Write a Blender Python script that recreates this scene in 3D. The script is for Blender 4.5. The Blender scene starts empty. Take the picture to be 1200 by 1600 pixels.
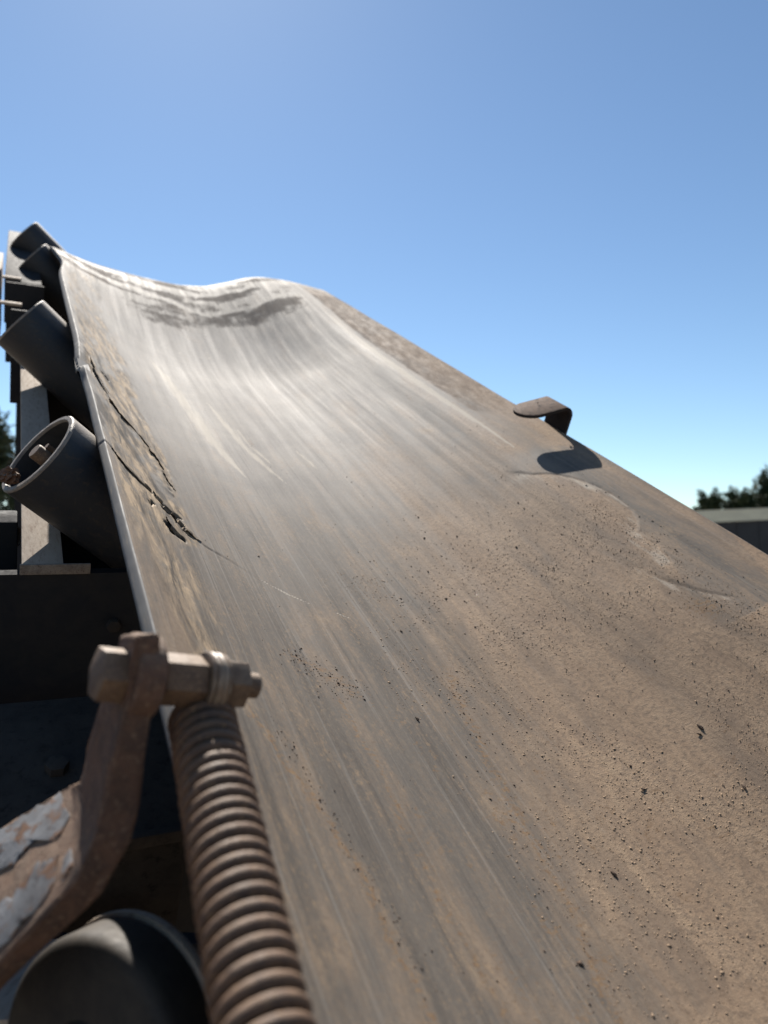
import bpy, bmesh, math, random
import numpy as np
from mathutils import Vector, Matrix

random.seed(4)
rng = np.random.default_rng(11)
SC = bpy.context.scene
COL = SC.collection
R = math.radians

# ------------------------------------------------------------------ camera, sky, sun, exposure
cam_d = bpy.data.cameras.new('camera')
cam = bpy.data.objects.new('camera', cam_d)
COL.objects.link(cam)
cam.location = (0, 0, 2.6)
cam.rotation_euler = (R(92.0), 0, 0)
cam_d.sensor_fit = 'VERTICAL'
cam_d.sensor_height = 36
cam_d.lens = 26
cam_d.clip_start = 0.02
cam_d.clip_end = 2000
cam_d.dof.use_dof = True
cam_d.dof.focus_distance = 0.88
cam_d.dof.aperture_fstop = 4.8
SC.camera = cam

SUN_EL, SUN_AZ = 48.0, -16.5            # degrees above the horizon, degrees right of +Y
world = bpy.data.worlds.new('World')
SC.world = world
world.use_nodes = True
wn = world.node_tree.nodes
sky = wn.new('ShaderNodeTexSky')
sky.sky_type = 'NISHITA'
sky.sun_disc = False
sky.sun_elevation = R(SUN_EL)
sky.sun_rotation = R(SUN_AZ)
sky.altitude = 200
sky.air_density = 0.85
sky.dust_density = 0.15
sky.ozone_density = 1.0
wn['Background'].inputs['Strength'].default_value = 0.056
tint = wn.new('ShaderNodeMix')                # one even white balance for the whole sky
tint.data_type = 'RGBA'; tint.blend_type = 'MULTIPLY'
tint.inputs[0].default_value = 1.0
tint.inputs[7].default_value = (0.86, 0.97, 1.0, 1)
world.node_tree.links.new(sky.outputs['Color'], tint.inputs[6])
world.node_tree.links.new(tint.outputs[2], wn['Background'].inputs['Color'])

sun_d = bpy.data.lights.new('sun', 'SUN')
sun_d.energy = 5.0
sun_d.angle = R(0.55)
sun_d.color = (1.0, 0.94, 0.86)
sun = bpy.data.objects.new('sun', sun_d)
COL.objects.link(sun)
e, z = R(SUN_EL), R(SUN_AZ)
sdir = Vector((math.sin(z) * math.cos(e), math.cos(z) * math.cos(e), math.sin(e)))
sun.rotation_euler = sdir.to_track_quat('Z', 'Y').to_euler()

SC.view_settings.view_transform = 'Standard'
SC.view_settings.look = 'None'
SC.view_settings.gamma = 1
SC.view_settings.exposure = 1.3
SC.view_settings.use_curve_mapping = False

# ------------------------------------------------------------------ the conveyor's own frame: x across, y along (uphill), z out of the belt
HEAD, SLOPE = R(-26.709), R(27.846)
D = Vector((math.sin(HEAD) * math.cos(SLOPE), math.cos(HEAD) * math.cos(SLOPE), math.sin(SLOPE)))
A = Vector((math.cos(HEAD), -math.sin(HEAD), 0))
N = A.cross(D)
O = Vector((-0.18537, 0.60299, 2.52494))
BELT_M = Matrix(((A.x, D.x, N.x, O.x), (A.y, D.y, N.y, O.y), (A.z, D.z, N.z, O.z), (0, 0, 0, 1)))

# ------------------------------------------------------------------ helpers
def tag(o, label=None, cat=None, group=None, kind=None):
    for k, v in (('label', label), ('category', cat), ('group', group), ('kind', kind)):
        if v:
            o[k] = v
    return o

def empty(name, loc=(0, 0, 0), mat=None, label=None, cat=None, group=None):
    o = bpy.data.objects.new(name, None)
    o.empty_display_size = 0.05
    COL.objects.link(o)
    if mat is not None:
        o.matrix_world = mat
    else:
        o.location = loc
    return tag(o, label, cat, group)

def link(name, me, mat, parent=None):
    o = bpy.data.objects.new(name, me)
    COL.objects.link(o)
    if mat:
        me.materials.append(mat)
    if parent:
        o.parent = parent
    return o

class MB:
    """collects shapes and links them as one mesh object"""
    def __init__(s):
        s.bm = bmesh.new()
    def add(s, verts, faces):
        vs = [s.bm.verts.new(v) for v in verts]
        for f in faces:
            try:
                s.bm.faces.new([vs[i] for i in f])
            except ValueError:
                pass
        return vs
    def box(s, lo, hi, M=None):
        x0, y0, z0 = lo; x1, y1, z1 = hi
        v = [Vector(p) for p in ((x0,y0,z0),(x1,y0,z0),(x1,y1,z0),(x0,y1,z0),(x0,y0,z1),(x1,y0,z1),(x1,y1,z1),(x0,y1,z1))]
        if M: v = [M @ p for p in v]
        s.add(v, [(3,2,1,0),(4,5,6,7),(0,1,5,4),(1,2,6,5),(2,3,7,6),(3,0,4,7)])
        return s
    def prism(s, poly, depth, M=None):
        """poly (x, y) pairs ccw extruded along +z by depth, mapped through M"""
        n = len(poly)
        v = [Vector((p[0], p[1], 0)) for p in poly] + [Vector((p[0], p[1], depth)) for p in poly]
        if M: v = [M @ p for p in v]
        s.add(v, [tuple(range(n))[::-1], tuple(range(n, 2*n))] + [(i, (i+1) % n, n + (i+1) % n, n + i) for i in range(n)])
        return s
    def lathe(s, prof, seg=40, M=None, cap0=True, cap1=True):
        """prof: (radius, z) pairs, spun about z"""
        v = []
        for r, zz in prof:
            for k in range(seg):
                a_ = 2 * math.pi * k / seg
                v.append(Vector((r * math.cos(a_), r * math.sin(a_), zz)))
        if M: v = [M @ p for p in v]
        f = []
        for j in range(len(prof) - 1):
            for k in range(seg):
                k2 = (k + 1) % seg
                f.append((j*seg + k, j*seg + k2, (j+1)*seg + k2, (j+1)*seg + k))
        if cap0: f.append(tuple(range(seg))[::-1])
        if cap1: f.append(tuple(range((len(prof)-1)*seg, len(prof)*seg)))
        s.add(v, f)
        return s
    def tube(s, pts, rad, seg=10, caps=True):
        pts = [Vector(p) for p in pts]
        n = len(pts)
        up = None
        v, f = [], []
        for i, p in enumerate(pts):
            t = (pts[min(i+1, n-1)] - pts[max(i-1, 0)]).normalized()
            if up is None:
                up = t.orthogonal().normalized()
            up = (up - t * up.dot(t)).normalized()
            w = t.cross(up)
            r = rad[i] if hasattr(rad, '__len__') else rad
            for k in range(seg):
                a_ = 2 * math.pi * k / seg
                v.append(p + up * (r * math.cos(a_)) + w * (r * math.sin(a_)))
        for i in range(n - 1):
            for k in range(seg):
                k2 = (k + 1) % seg
                f.append((i*seg + k, i*seg + k2, (i+1)*seg + k2, (i+1)*seg + k))
        if caps:
            f.append(tuple(range(seg))[::-1]); f.append(tuple(range((n-1)*seg, n*seg)))
        s.add(v, f)
        return s
    def build(s, name, mat, parent=None, bevel=0, smooth=True, rough=0, sub=0, seg=2):
        bm = s.bm
        bmesh.ops.recalc_face_normals(bm, faces=bm.faces)
        if bevel:
            es = [ed for ed in bm.edges if len(ed.link_faces) == 2 and ed.calc_face_angle(0) > 0.5]
            bmesh.ops.bevel(bm, geom=es, offset=bevel, segments=seg, profile=0.6, affect='EDGES', clamp_overlap=True)
        if sub:
            bmesh.ops.subdivide_edges(bm, edges=bm.edges, cuts=sub, use_grid_fill=True)
        if rough:
            bm.normal_update()
            for v in bm.verts:
                c = v.co * (0.25 / rough if rough > 0.01 else 60)
                v.co += v.normal * rough * (math.sin(c.x*1.7 + c.y) * math.cos(c.y*2.3 - c.z) + random.uniform(-0.6, 0.6))
        me = bpy.data.meshes.new(name)
        bm.to_mesh(me); bm.free()
        if smooth:
            me.set_sharp_from_angle(angle=R(35)) if hasattr(me, 'set_sharp_from_angle') else None
            me.shade_smooth()
            me.set_sharp_from_angle(angle=R(35))
        return link(name, me, mat, parent)

def axis_m(p, ax, up=None):
    """matrix whose z axis is ax, at p"""
    zc = Vector(ax).normalized()
    xc = (Vector(up) if up else zc.orthogonal())
    xc = (xc - zc * xc.dot(zc)).normalized()
    yc = zc.cross(xc)
    return Matrix(((xc.x, yc.x, zc.x, p[0]), (xc.y, yc.y, zc.y, p[1]), (xc.z, yc.z, zc.z, p[2]), (0, 0, 0, 1)))

def hexagon(r, rot=0):
    return [(r * math.cos(math.pi / 3 * k + rot), r * math.sin(math.pi / 3 * k + rot)) for k in range(6)]

# ------------------------------------------------------------------ node helpers
class NT:
    def __init__(s, name):
        s.m = bpy.data.materials.new(name)
        s.m.use_nodes = True
        s.t = s.m.node_tree
        s.bsdf = s.t.nodes['Principled BSDF']
        s.bsdf.inputs['Specular IOR Level'].default_value = 0.35
    def n(s, typ, **kw):
        nd = s.t.nodes.new(typ)
        for k, v in kw.items():
            setattr(nd, k, v)
        return nd
    def l(s, a, b):
        s.t.links.new(a, b)
    def val(s, sock, v):
        if isinstance(v, (int, float)):
            sock.default_value = v
        elif isinstance(v, tuple):
            sock.default_value = v if len(v) == len(sock.default_value) else (*v, 1)
        else:
            s.l(v, sock)
    def attr(s, name):
        return s.n('ShaderNodeAttribute', attribute_name=name).outputs['Fac']
    def obj(s):
        return s.n('ShaderNodeTexCoord').outputs['Object']
    def mapv(s, vec, scale=(1, 1, 1), rot=(0, 0, 0), loc=(0, 0, 0)):
        m = s.n('ShaderNodeMapping')
        s.l(vec, m.inputs['Vector'])
        m.inputs['Scale'].default_value = scale
        m.inputs['Rotation'].default_value = rot
        m.inputs['Location'].default_value = loc
        return m.outputs['Vector']
    def noise(s, vec, scale=5, detail=6, rough=0.6, dist=0):
        t = s.n('ShaderNodeTexNoise')
        s.l(vec, t.inputs['Vector'])
        t.inputs['Scale'].default_value = scale
        t.inputs['Detail'].default_value = detail
        t.inputs['Roughness'].default_value = rough
        t.inputs['Distortion'].default_value = dist
        return t.outputs['Fac']
    def voro(s, vec, scale=5, feature='F1', rand=1.0):
        t = s.n('ShaderNodeTexVoronoi', feature=feature)
        s.l(vec, t.inputs['Vector'])
        t.inputs['Scale'].default_value = scale
        t.inputs['Randomness'].default_value = rand
        return t.outputs['Distance']
    def ramp(s, fac, lo, hi, a=0.0, b=1.0):
        m = s.n('ShaderNodeMapRange')
        m.clamp = True
        s.val(m.inputs['Value'], fac)
        m.inputs['From Min'].default_value = lo
        m.inputs['From Max'].default_value = hi
        m.inputs['To Min'].default_value = a
        m.inputs['To Max'].default_value = b
        return m.outputs['Result']
    def math(s, op, a, b=0.0):
        m = s.n('ShaderNodeMath', operation=op)
        s.val(m.inputs[0], a); s.val(m.inputs[1], b)
        return m.outputs[0]
    def mix(s, fac, a, b):
        m = s.n('ShaderNodeMix', data_type='RGBA')
        s.val(m.inputs[0], fac); s.val(m.inputs[6], a); s.val(m.inputs[7], b)
        return m.outputs[2]
    def bump(s, h, strength=0.5, dist=0.001, normal=None):
        b = s.n('ShaderNodeBump')
        s.val(b.inputs['Height'], h)
        b.inputs['Strength'].default_value = strength
        b.inputs['Distance'].default_value = dist
        if normal is not None:
            s.l(normal, b.inputs['Normal'])
        return b.outputs['Normal']
    def out(s, color=None, rough=None, normal=None, metal=None, spec=None):
        i = s.bsdf.inputs
        if color is not None: s.val(i['Base Color'], color)
        if rough is not None: s.val(i['Roughness'], rough)
        if normal is not None: s.l(normal, i['Normal'])
        if metal is not None: s.val(i['Metallic'], metal)
        if spec is not None: i['Specular IOR Level'].default_value = spec
        return s.m

def grimy(name, c1, c2, c3=None, scale=30, rough=0.7, dust=0.0, dustc=(0.33, 0.27, 0.2), bump=0.4, bdist=0.0006, spec=0.3, stretch=(1, 1, 1)):
    """mottled metal: two or three tones by noise, dust settled on faces that look up"""
    t = NT(name)
    v = t.mapv(t.obj(), stretch)
    n1 = t.noise(v, scale, 8, 0.65, 0.4)
    n2 = t.noise(v, scale * 4.3, 6, 0.7)
    c = t.mix(t.ramp(n1, 0.38, 0.62), c1, c2)
    if c3:
        c = t.mix(t.ramp(n2, 0.54, 0.66), c, c3)
    if dust:
        g = t.n('ShaderNodeNewGeometry')
        sx = t.n('ShaderNodeSeparateXYZ'); t.l(g.outputs['Normal'], sx.inputs[0])
        k = t.ramp(sx.outputs['Z'], 0.25, 0.8)
        k = t.math('MULTIPLY', k, t.ramp(t.noise(v, scale * 1.7, 8, 0.7), 0.3, 0.55, 0.25, 1.0))
        c = t.mix(t.math('MULTIPLY', k, dust), c, t.mix(n2, dustc, tuple(x * 0.75 for x in dustc)))
    nr = t.bump(t.noise(v, scale * 6, 8, 0.7), bump, bdist, t.bump(n1, bump, bdist * 4))
    return t.out(c, t.ramp(n2, 0.3, 0.7, rough - 0.1, rough + 0.1), nr, spec=spec)

# ------------------------------------------------------------------ materials
def belt_material():
    t = NT('worn_rubber')
    P = t.obj()                                             # x across, y along the belt, in metres
    brown, tan, pale, rust, band, grit = (t.attr(k) for k in ('brown', 'tan', 'pale', 'rust', 'band', 'grit'))
    streak = t.noise(t.mapv(P, (1, 0.03, 0.2)), 55, 9, 0.72)
    streak2 = t.noise(t.mapv(P, (1, 0.045, 0.2), loc=(3, 1, 0)), 16, 7, 0.65)
    fine = t.noise(t.mapv(P, (1, 0.4, 1)), 330, 6, 0.75)
    cross = t.noise(t.mapv(P, (0.25, 1, 1), rot=(0, 0, 0.35)), 260, 5, 0.7)
    blot = t.noise(P, 9, 9, 0.68, 0.6)
    blot2 = t.noise(t.mapv(P, (1, 0.35, 1)), 24, 9, 0.7, 0.5)
    grainv = t.voro(t.mapv(P, (1, 0.6, 1), rot=(0, 0, 0.5)), 260)
    grain = t.noise(t.mapv(P, (0.7, 1, 1), rot=(0, 0, 0.4)), 240, 5, 0.62)
    # rubber, dulled and scuffed
    rub = t.mix(t.ramp(streak, 0.3, 0.7), (0.0487, 0.0431, 0.0386), (0.111, 0.0987, 0.0858))
    rub = t.mix(t.ramp(streak2, 0.36, 0.72, 0, 0.6), rub, (0.131, 0.118, 0.103))
    rub = t.mix(t.ramp(blot, 0.42, 0.7, 0, 0.5), rub, (0.111, 0.0952, 0.0793))
    rub = t.mix(t.ramp(fine, 0.5, 0.75, 0, 0.55), rub, (0.158, 0.136, 0.108))
    # a thin coat of brown dust, thicker in blotches
    dcol = t.mix(t.ramp(blot2, 0.35, 0.65), (0.2, 0.135, 0.087), (0.262, 0.186, 0.122))
    dcol = t.mix(t.ramp(grain, 0.45, 0.7, 0, 0.8), dcol, (0.0896, 0.0672, 0.0515))
    dcol = t.mix(t.ramp(fine, 0.55, 0.75, 0, 0.6), dcol, (0.224, 0.179, 0.129))
    dk = t.math('ADD', brown, t.ramp(blot2, 0.3, 0.7, -0.38, 0.38))
    dk = t.math('ADD', dk, t.ramp(streak2, 0.3, 0.7, -0.42, 0.42))
    dk = t.math('ADD', dk, t.ramp(grain, 0.3, 0.7, -0.22, 0.22))
    dk = t.math('ADD', dk, t.ramp(streak, 0.3, 0.7, -0.2, 0.2))
    fleck = t.noise(t.mapv(P, (1, 0.55, 1), rot=(0, 0, -0.5)), 250, 6, 0.72)
    rub = t.mix(t.math('MULTIPLY', t.ramp(fleck, 0.52, 0.68, 0, 0.62), t.ramp(blot2, 0.36, 0.6)), rub, (0.26, 0.178, 0.105))
    pale_uphill = t.math('MULTIPLY', t.attr('pale_uphill'), t.ramp(streak2, 0.3, 0.7, 0.45, 0.8))  # rubber turns a paler grey up the belt
    rub = t.mix(pale_uphill, rub, t.mix(t.ramp(blot, 0.35, 0.65), (0.21, 0.203, 0.193), (0.285, 0.27, 0.245)))
    hair = t.noise(t.mapv(P, (1, 0.011, 0.2), loc=(1.3, .7, 0)), 190, 4, 0.6)
    rub = t.mix(t.ramp(hair, 0.56, 0.68, 0, 0.45), rub, (0.2, 0.185, 0.165))
    rub = t.mix(t.ramp(hair, 0.30, 0.40, 0.35, 0.0), rub, (0.03, 0.028, 0.026))
    c = t.mix(t.ramp(dk, 0.0, 1.05, 0.04, 0.86), rub, dcol)
    # rusty sandy trails
    rk = t.math('ADD', rust, t.ramp(grain, 0.3, 0.7, -0.5, 0.5))
    c = t.mix(t.ramp(rk, 0.35, 0.8, 0, 0.85), c, t.mix(t.ramp(fine, 0.4, 0.6), (0.202, 0.132, 0.0728), (0.112, 0.0672, 0.0392)))
    # torn zone along the left wing: tan dusted fibres
    tn = t.noise(t.mapv(P, (1, 0.16, 1), rot=(0, 0, -0.2)), 60, 9, 0.72, 0.5)
    tc = t.mix(t.ramp(tn, 0.40, 0.58), (0.05, 0.041, 0.033), (0.31, 0.232, 0.15))
    tc = t.mix(t.ramp(t.noise(P, 40, 8, 0.7), 0.5, 0.64, 0, 0.8), tc, (0.112, 0.104, 0.0924))
    tk = t.math('ADD', tan, t.ramp(blot2, 0.3, 0.7, -0.3, 0.3))
    c = t.mix(t.ramp(tk, 0.18, 0.55, 0, 0.95), c, tc)
    # transverse bands of caked dirt near the head
    wob = t.math('ADD', band, t.ramp(t.noise(t.mapv(P, (1, 0.3, 1)), 70, 9, 0.75), 0.3, 0.7, -0.32, 0.32))
    c = t.mix(t.ramp(wob, 0.25, 0.95, 0, 0.6), c, t.mix(t.ramp(t.noise(P, 150, 5, 0.7), 0.4, 0.6), (0.085, 0.065, 0.055), (0.14, 0.11, 0.09)))
    # pale scuffs, and the painted highlight along the right crease
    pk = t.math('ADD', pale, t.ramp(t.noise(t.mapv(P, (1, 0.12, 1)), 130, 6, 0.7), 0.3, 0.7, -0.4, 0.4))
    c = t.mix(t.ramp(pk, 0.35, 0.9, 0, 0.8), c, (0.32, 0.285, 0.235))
    # pits and holes go to bare black rubber
    c = t.mix(t.attr('hole'), c, (0.018, 0.016, 0.015))
    # relief
    h1 = t.bump(streak, 0.32, 0.001)
    gb = t.math('ADD', t.math('MULTIPLY', grain, 0.4), t.math('MULTIPLY', t.noise(P, 620, 3, 0.6), 0.8))
    gm_ = t.math('MULTIPLY', t.math('ADD', grit, 0.1), t.ramp(blot2, 0.35, 0.62, 0.2, 1.0))
    h2 = t.bump(t.math('MULTIPLY', gb, gm_), 0.6, 0.001, h1)
    h3 = t.bump(fine, 0.4, 0.0006, h2)
    h4 = t.bump(t.math('MULTIPLY', tn, t.ramp(tk, 0.2, 0.8)), 0.16, 0.0016, h3)
    rr = t.math('ADD', t.ramp(streak, 0.3, 0.7, 0.80, 0.66), t.ramp(wob, 0.4, 0.8, 0, 0.22))
    t.bsdf.inputs['IOR'].default_value = 1.38
    return t.out(c, rr, h4, spec=0.14)

M_BELT = belt_material()
M_EDGE = grimy('belt_edge_rubber', (0.075, 0.075, 0.077), (0.1, 0.098, 0.094), (0.13, 0.115, 0.098), 45, 0.75, 0.0, bump=0.25, bdist=0.0003, spec=0.2, stretch=(1, 0.12, 1))
M_UNDER = grimy('dark_rubber_and_shade', (0.018, 0.018, 0.02), (0.03, 0.029, 0.028), None, 40, 0.8)
M_RUST = grimy('brown_rust', (0.116, 0.0624, 0.04), (0.068, 0.04, 0.0288), (0.176, 0.116, 0.076), 70, 0.8, 0.4, (0.288, 0.216, 0.152), 0.7, 0.0008)
M_SPRING = grimy('spring_rust', (0.1, 0.053, 0.03), (0.055, 0.03, 0.02), (0.18, 0.105, 0.055), 90, 0.62, 0.35, (0.2, 0.135, 0.085), 0.6, 0.0005, 0.35)
M_BOLT = grimy('dusty_bolt_steel', (0.13, 0.082, 0.05), (0.078, 0.048, 0.032), (0.21, 0.138, 0.085), 110, 0.65, 0.45, (0.27, 0.2, 0.135), 0.5, 0.0004, 0.35)
M_RING = grimy('rusty_washer_steel', (0.2, 0.15, 0.105), (0.13, 0.085, 0.055), None, 140, 0.5, 0.3, (0.3, 0.23, 0.16), 0.4, 0.0003, 0.5)
def flake_material():
    t = NT('flaking_grey_paint')
    v = t.obj()
    n1 = t.noise(v, 55, 10, 0.72, 0.5)
    c = t.mix(t.ramp(t.noise(v, 30, 6, 0.6), 0.4, 0.6), (0.13, 0.134, 0.142), (0.08, 0.08, 0.084))
    c = t.mix(t.ramp(n1, 0.53, 0.57), c, (0.1, 0.055, 0.034))
    c = t.mix(t.ramp(t.noise(v, 140, 6, 0.7), 0.58, 0.64), c, (0.03, 0.028, 0.03))
    return t.out(c, 0.8, t.bump(n1, 0.9, 0.0012), spec=0.2)
M_FLAKE = flake_material()
M_STEEL = grimy('dark_frame_steel', (0.016, 0.018, 0.022), (0.024, 0.024, 0.025), None, 18, 0.8, 0.05, (0.12, 0.1, 0.08), 0.4, 0.0005, 0.12)
M_ROLL = grimy('roller_steel', (0.011, 0.015, 0.022), (0.015, 0.017, 0.02), (0.032, 0.028, 0.025), 22, 0.6, 0.75, (0.34, 0.27, 0.2), 0.5, 0.0005, 0.4)
M_RIM = grimy('worn_roller_rim', (0.21, 0.182, 0.154), (0.14, 0.119, 0.101), (0.07, 0.056, 0.049), 120, 0.6, 0.3, bump=0.7)
M_DUSTY = grimy('dusty_stringer_steel', (0.333, 0.278, 0.223), (0.274, 0.228, 0.182), (0.203, 0.151, 0.117), 50, 0.85, 0.3, (0.385, 0.313, 0.248), 0.5, 0.0005, 0.2, (1, 0.25, 1))
M_DRUM = grimy('dusty_black_rubber', (0.016, 0.016, 0.017), (0.03, 0.027, 0.024), None, 26, 0.65, 0.3, (0.12, 0.098, 0.073), 0.4, 0.0005, 0.25)
M_STRAP = grimy('rusty_strap', (0.016, 0.015, 0.017), (0.026, 0.021, 0.02), None, 60, 0.8, 0.95, (0.125, 0.078, 0.053), 0.6, 0.0006, 0.15)
M_BEAM = grimy('dirty_beam_steel', (0.03, 0.027, 0.025), (0.05, 0.044, 0.039), (0.018, 0.017, 0.017), 14, 0.9, 0.3, (0.09, 0.075, 0.06), 0.5, 0.0008, 0.1)
M_TORN = grimy('torn_rubber_ply', (0.23, 0.172, 0.112), (0.075, 0.06, 0.047), (0.13, 0.115, 0.098), 70, 0.85, 0.0, bump=0.6, spec=0.15, stretch=(1, 0.4, 1))
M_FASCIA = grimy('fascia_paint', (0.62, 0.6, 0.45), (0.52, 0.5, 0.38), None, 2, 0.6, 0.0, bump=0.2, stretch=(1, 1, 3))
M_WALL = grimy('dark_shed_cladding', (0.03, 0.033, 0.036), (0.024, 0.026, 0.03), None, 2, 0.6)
M_ROOF = grimy('roof_sheet', (0.3, 0.29, 0.25), (0.24, 0.23, 0.2), None, 3, 0.5)
M_BARK = grimy('bark', (0.09, 0.07, 0.055), (0.05, 0.04, 0.032), None, 8, 0.9)
M_GROUND = grimy('dry_dirt', (0.2, 0.155, 0.115), (0.15, 0.115, 0.085), (0.25, 0.2, 0.15), 0.7, 0.95, bump=0.6, bdist=0.02)

def leaf_mat(name, c1, c2):
    t = NT(name)
    i = t.n('ShaderNodeNewGeometry')
    c = t.mix(i.outputs['Random Per Island'], c1, c2)
    return t.out(c, 0.7, spec=0.25)
M_LEAF = leaf_mat('cypress_green', (0.018, 0.03, 0.013), (0.05, 0.07, 0.028))
M_LEAF2 = leaf_mat('olive_green', (0.03, 0.045, 0.022), (0.085, 0.1, 0.05))

# ------------------------------------------------------------------ ground
gm = MB()
gm.add([(-600, -600, 0), (600, -600, 0), (600, 900, 0), (-600, 900, 0)], [(0, 1, 2, 3)])
tag(gm.build('ground', M_GROUND, smooth=False), kind='structure')

# ------------------------------------------------------------------ the belt
TP = np.array([0, .015, .042, .069, .16, .293, .40, .50, .60, .70, .750, .785, .885])
HP = np.array([0, -.014, -.040, -.063, -.119, -.152, -.165, -.156, -.121, -.069, -.038, -.0265, 0.])
WID = 0.885
# flatter section where the belt rides up to the head drum
_hx = np.array([0, .06, .12, .25, .38, .48, .56, .62, .67, .75, .80, .885]); _hy = np.array([0, -.016, -.031, -.049, -.059, -.050, -.022, .003, .013, .014, .010, 0])
HT = np.linspace(0, WID, 400)
_k = np.exp(-np.linspace(-2.2, 2.2, 41) ** 2); _k /= _k.sum()
HH = np.convolve(np.pad(np.interp(HT, _hx, _hy), 20, mode='edge'), _k, 'valid')
def profile(t):
    m = np.gradient(HP, TP)
    t = np.clip(np.asarray(t, float), 0, WID)
    i = np.clip(np.searchsorted(TP, t) - 1, 0, len(TP) - 2)
    h = TP[i+1] - TP[i]; u = (t - TP[i]) / h
    return (2*u**3-3*u**2+1)*HP[i] + (u**3-2*u**2+u)*h*m[i] + (-2*u**3+3*u**2)*HP[i+1] + (u**3-u**2)*h*m[i+1]
def sstep(x, a, b):
    u = np.clip((np.asarray(x, float) - a) / (b - a), 0, 1)
    return u * u * (3 - 2 * u)
def base_h(t, s):
    th = np.clip((s - 2.04) / 0.50, 0, 2.1)
    u = sstep(s, 1.32, 2.18)
    h = profile(t) * (1 - u) + np.interp(t, HT, HH) * u
    # the ridge beside the right rim softens towards the tail
    soft = 1 - sstep(s, 0.0, 0.35)
    h = h + soft * 0.010 * np.exp(-((t - 0.70) / 0.07) ** 2) 
    return h - 0.50 * (1 - np.cos(th)), np.where(th > 0, 2.04 + 0.50 * np.sin(th), s)

_tab = np.random.default_rng(5).random((256, 256))
def vnoise(x, y):
    xi = np.floor(x).astype(int); yi = np.floor(y).astype(int)
    fx = x - xi; fy = y - yi
    fx = fx*fx*(3-2*fx); fy = fy*fy*(3-2*fy)
    g = lambda i, j: _tab[i % 256, j % 256]
    return (g(xi, yi)*(1-fx)*(1-fy) + g(xi+1, yi)*fx*(1-fy) + g(xi, yi+1)*(1-fx)*fy + g(xi+1, yi+1)*fx*fy) - 0.5
def fbm(x, y, o=4):
    r = 0; a_ = 1.0
    for k in range(o):
        r = r + a_ * vnoise(x * 2**k + 17*k, y * 2**k + 31*k); a_ *= 0.55
    return r
def poly_d(s, t, pts):
    """distance to a polyline of (s, t) points, the signed side (+ where t is larger) and the parameter along it"""
    best = np.full(s.shape, 9.0); side = np.zeros(s.shape); par = np.zeros(s.shape)
    L = [0]
    for (a0, b0), (a1, b1) in zip(pts, pts[1:]):
        L.append(L[-1] + math.hypot(a1-a0, b1-b0))
    for i, ((a0, b0), (a1, b1)) in enumerate(zip(pts, pts[1:])):
        ds, dt = a1-a0, b1-b0
        l2 = ds*ds + dt*dt
        u = np.clip(((s-a0)*ds + (t-b0)*dt) / l2, 0, 1)
        dx = s - (a0+u*ds); dy = t - (b0+u*dt)
        dd = np.hypot(dx, dy)
        m = dd < best
        best = np.where(m, dd, best)
        sg = np.sign(ds*dy - dt*dx) * (-1 if pts[-1][0] < pts[0][0] else 1)
        side = np.where(m, sg, side)
        par = np.where(m, (L[i] + u*math.sqrt(l2)) / L[-1], par)
    return best, side, par
def blob(s, t, cs, ct, rs, rt):
    return np.exp(-(((s-cs)/rs)**2 + ((t-ct)/rt)**2))

FOLD = [(.90, .015), (.80, .022), (.73, .028), (.688, .034), (.656, .046), (.640, .067), (.61, .086), (.552, .1), (.456, .094)]
CRACK = [(.430, .0), (.408, .012), (.394, .029), (.384, .049), (.365, .074), (.345, .086), (.319, .115), (.311, .149), (.29, .18), (.259, .219), (.245, .248)]
LEDGE1 = [(.545, .700), (.537, .713), (.49, .741), (.465, .772), (.435, .788), (.401, .8), (.362, .807), (.317, .805), (.274, .787), (.246, .766), (.224, .762), (.2, .764), (.161, .753), (.131, .742)]
LEDGE2 = [(.200, .712), (.162, .716), (.137, .720), (.108, .726), (.081, .736), (.056, .753), (.040, .772)]

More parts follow.
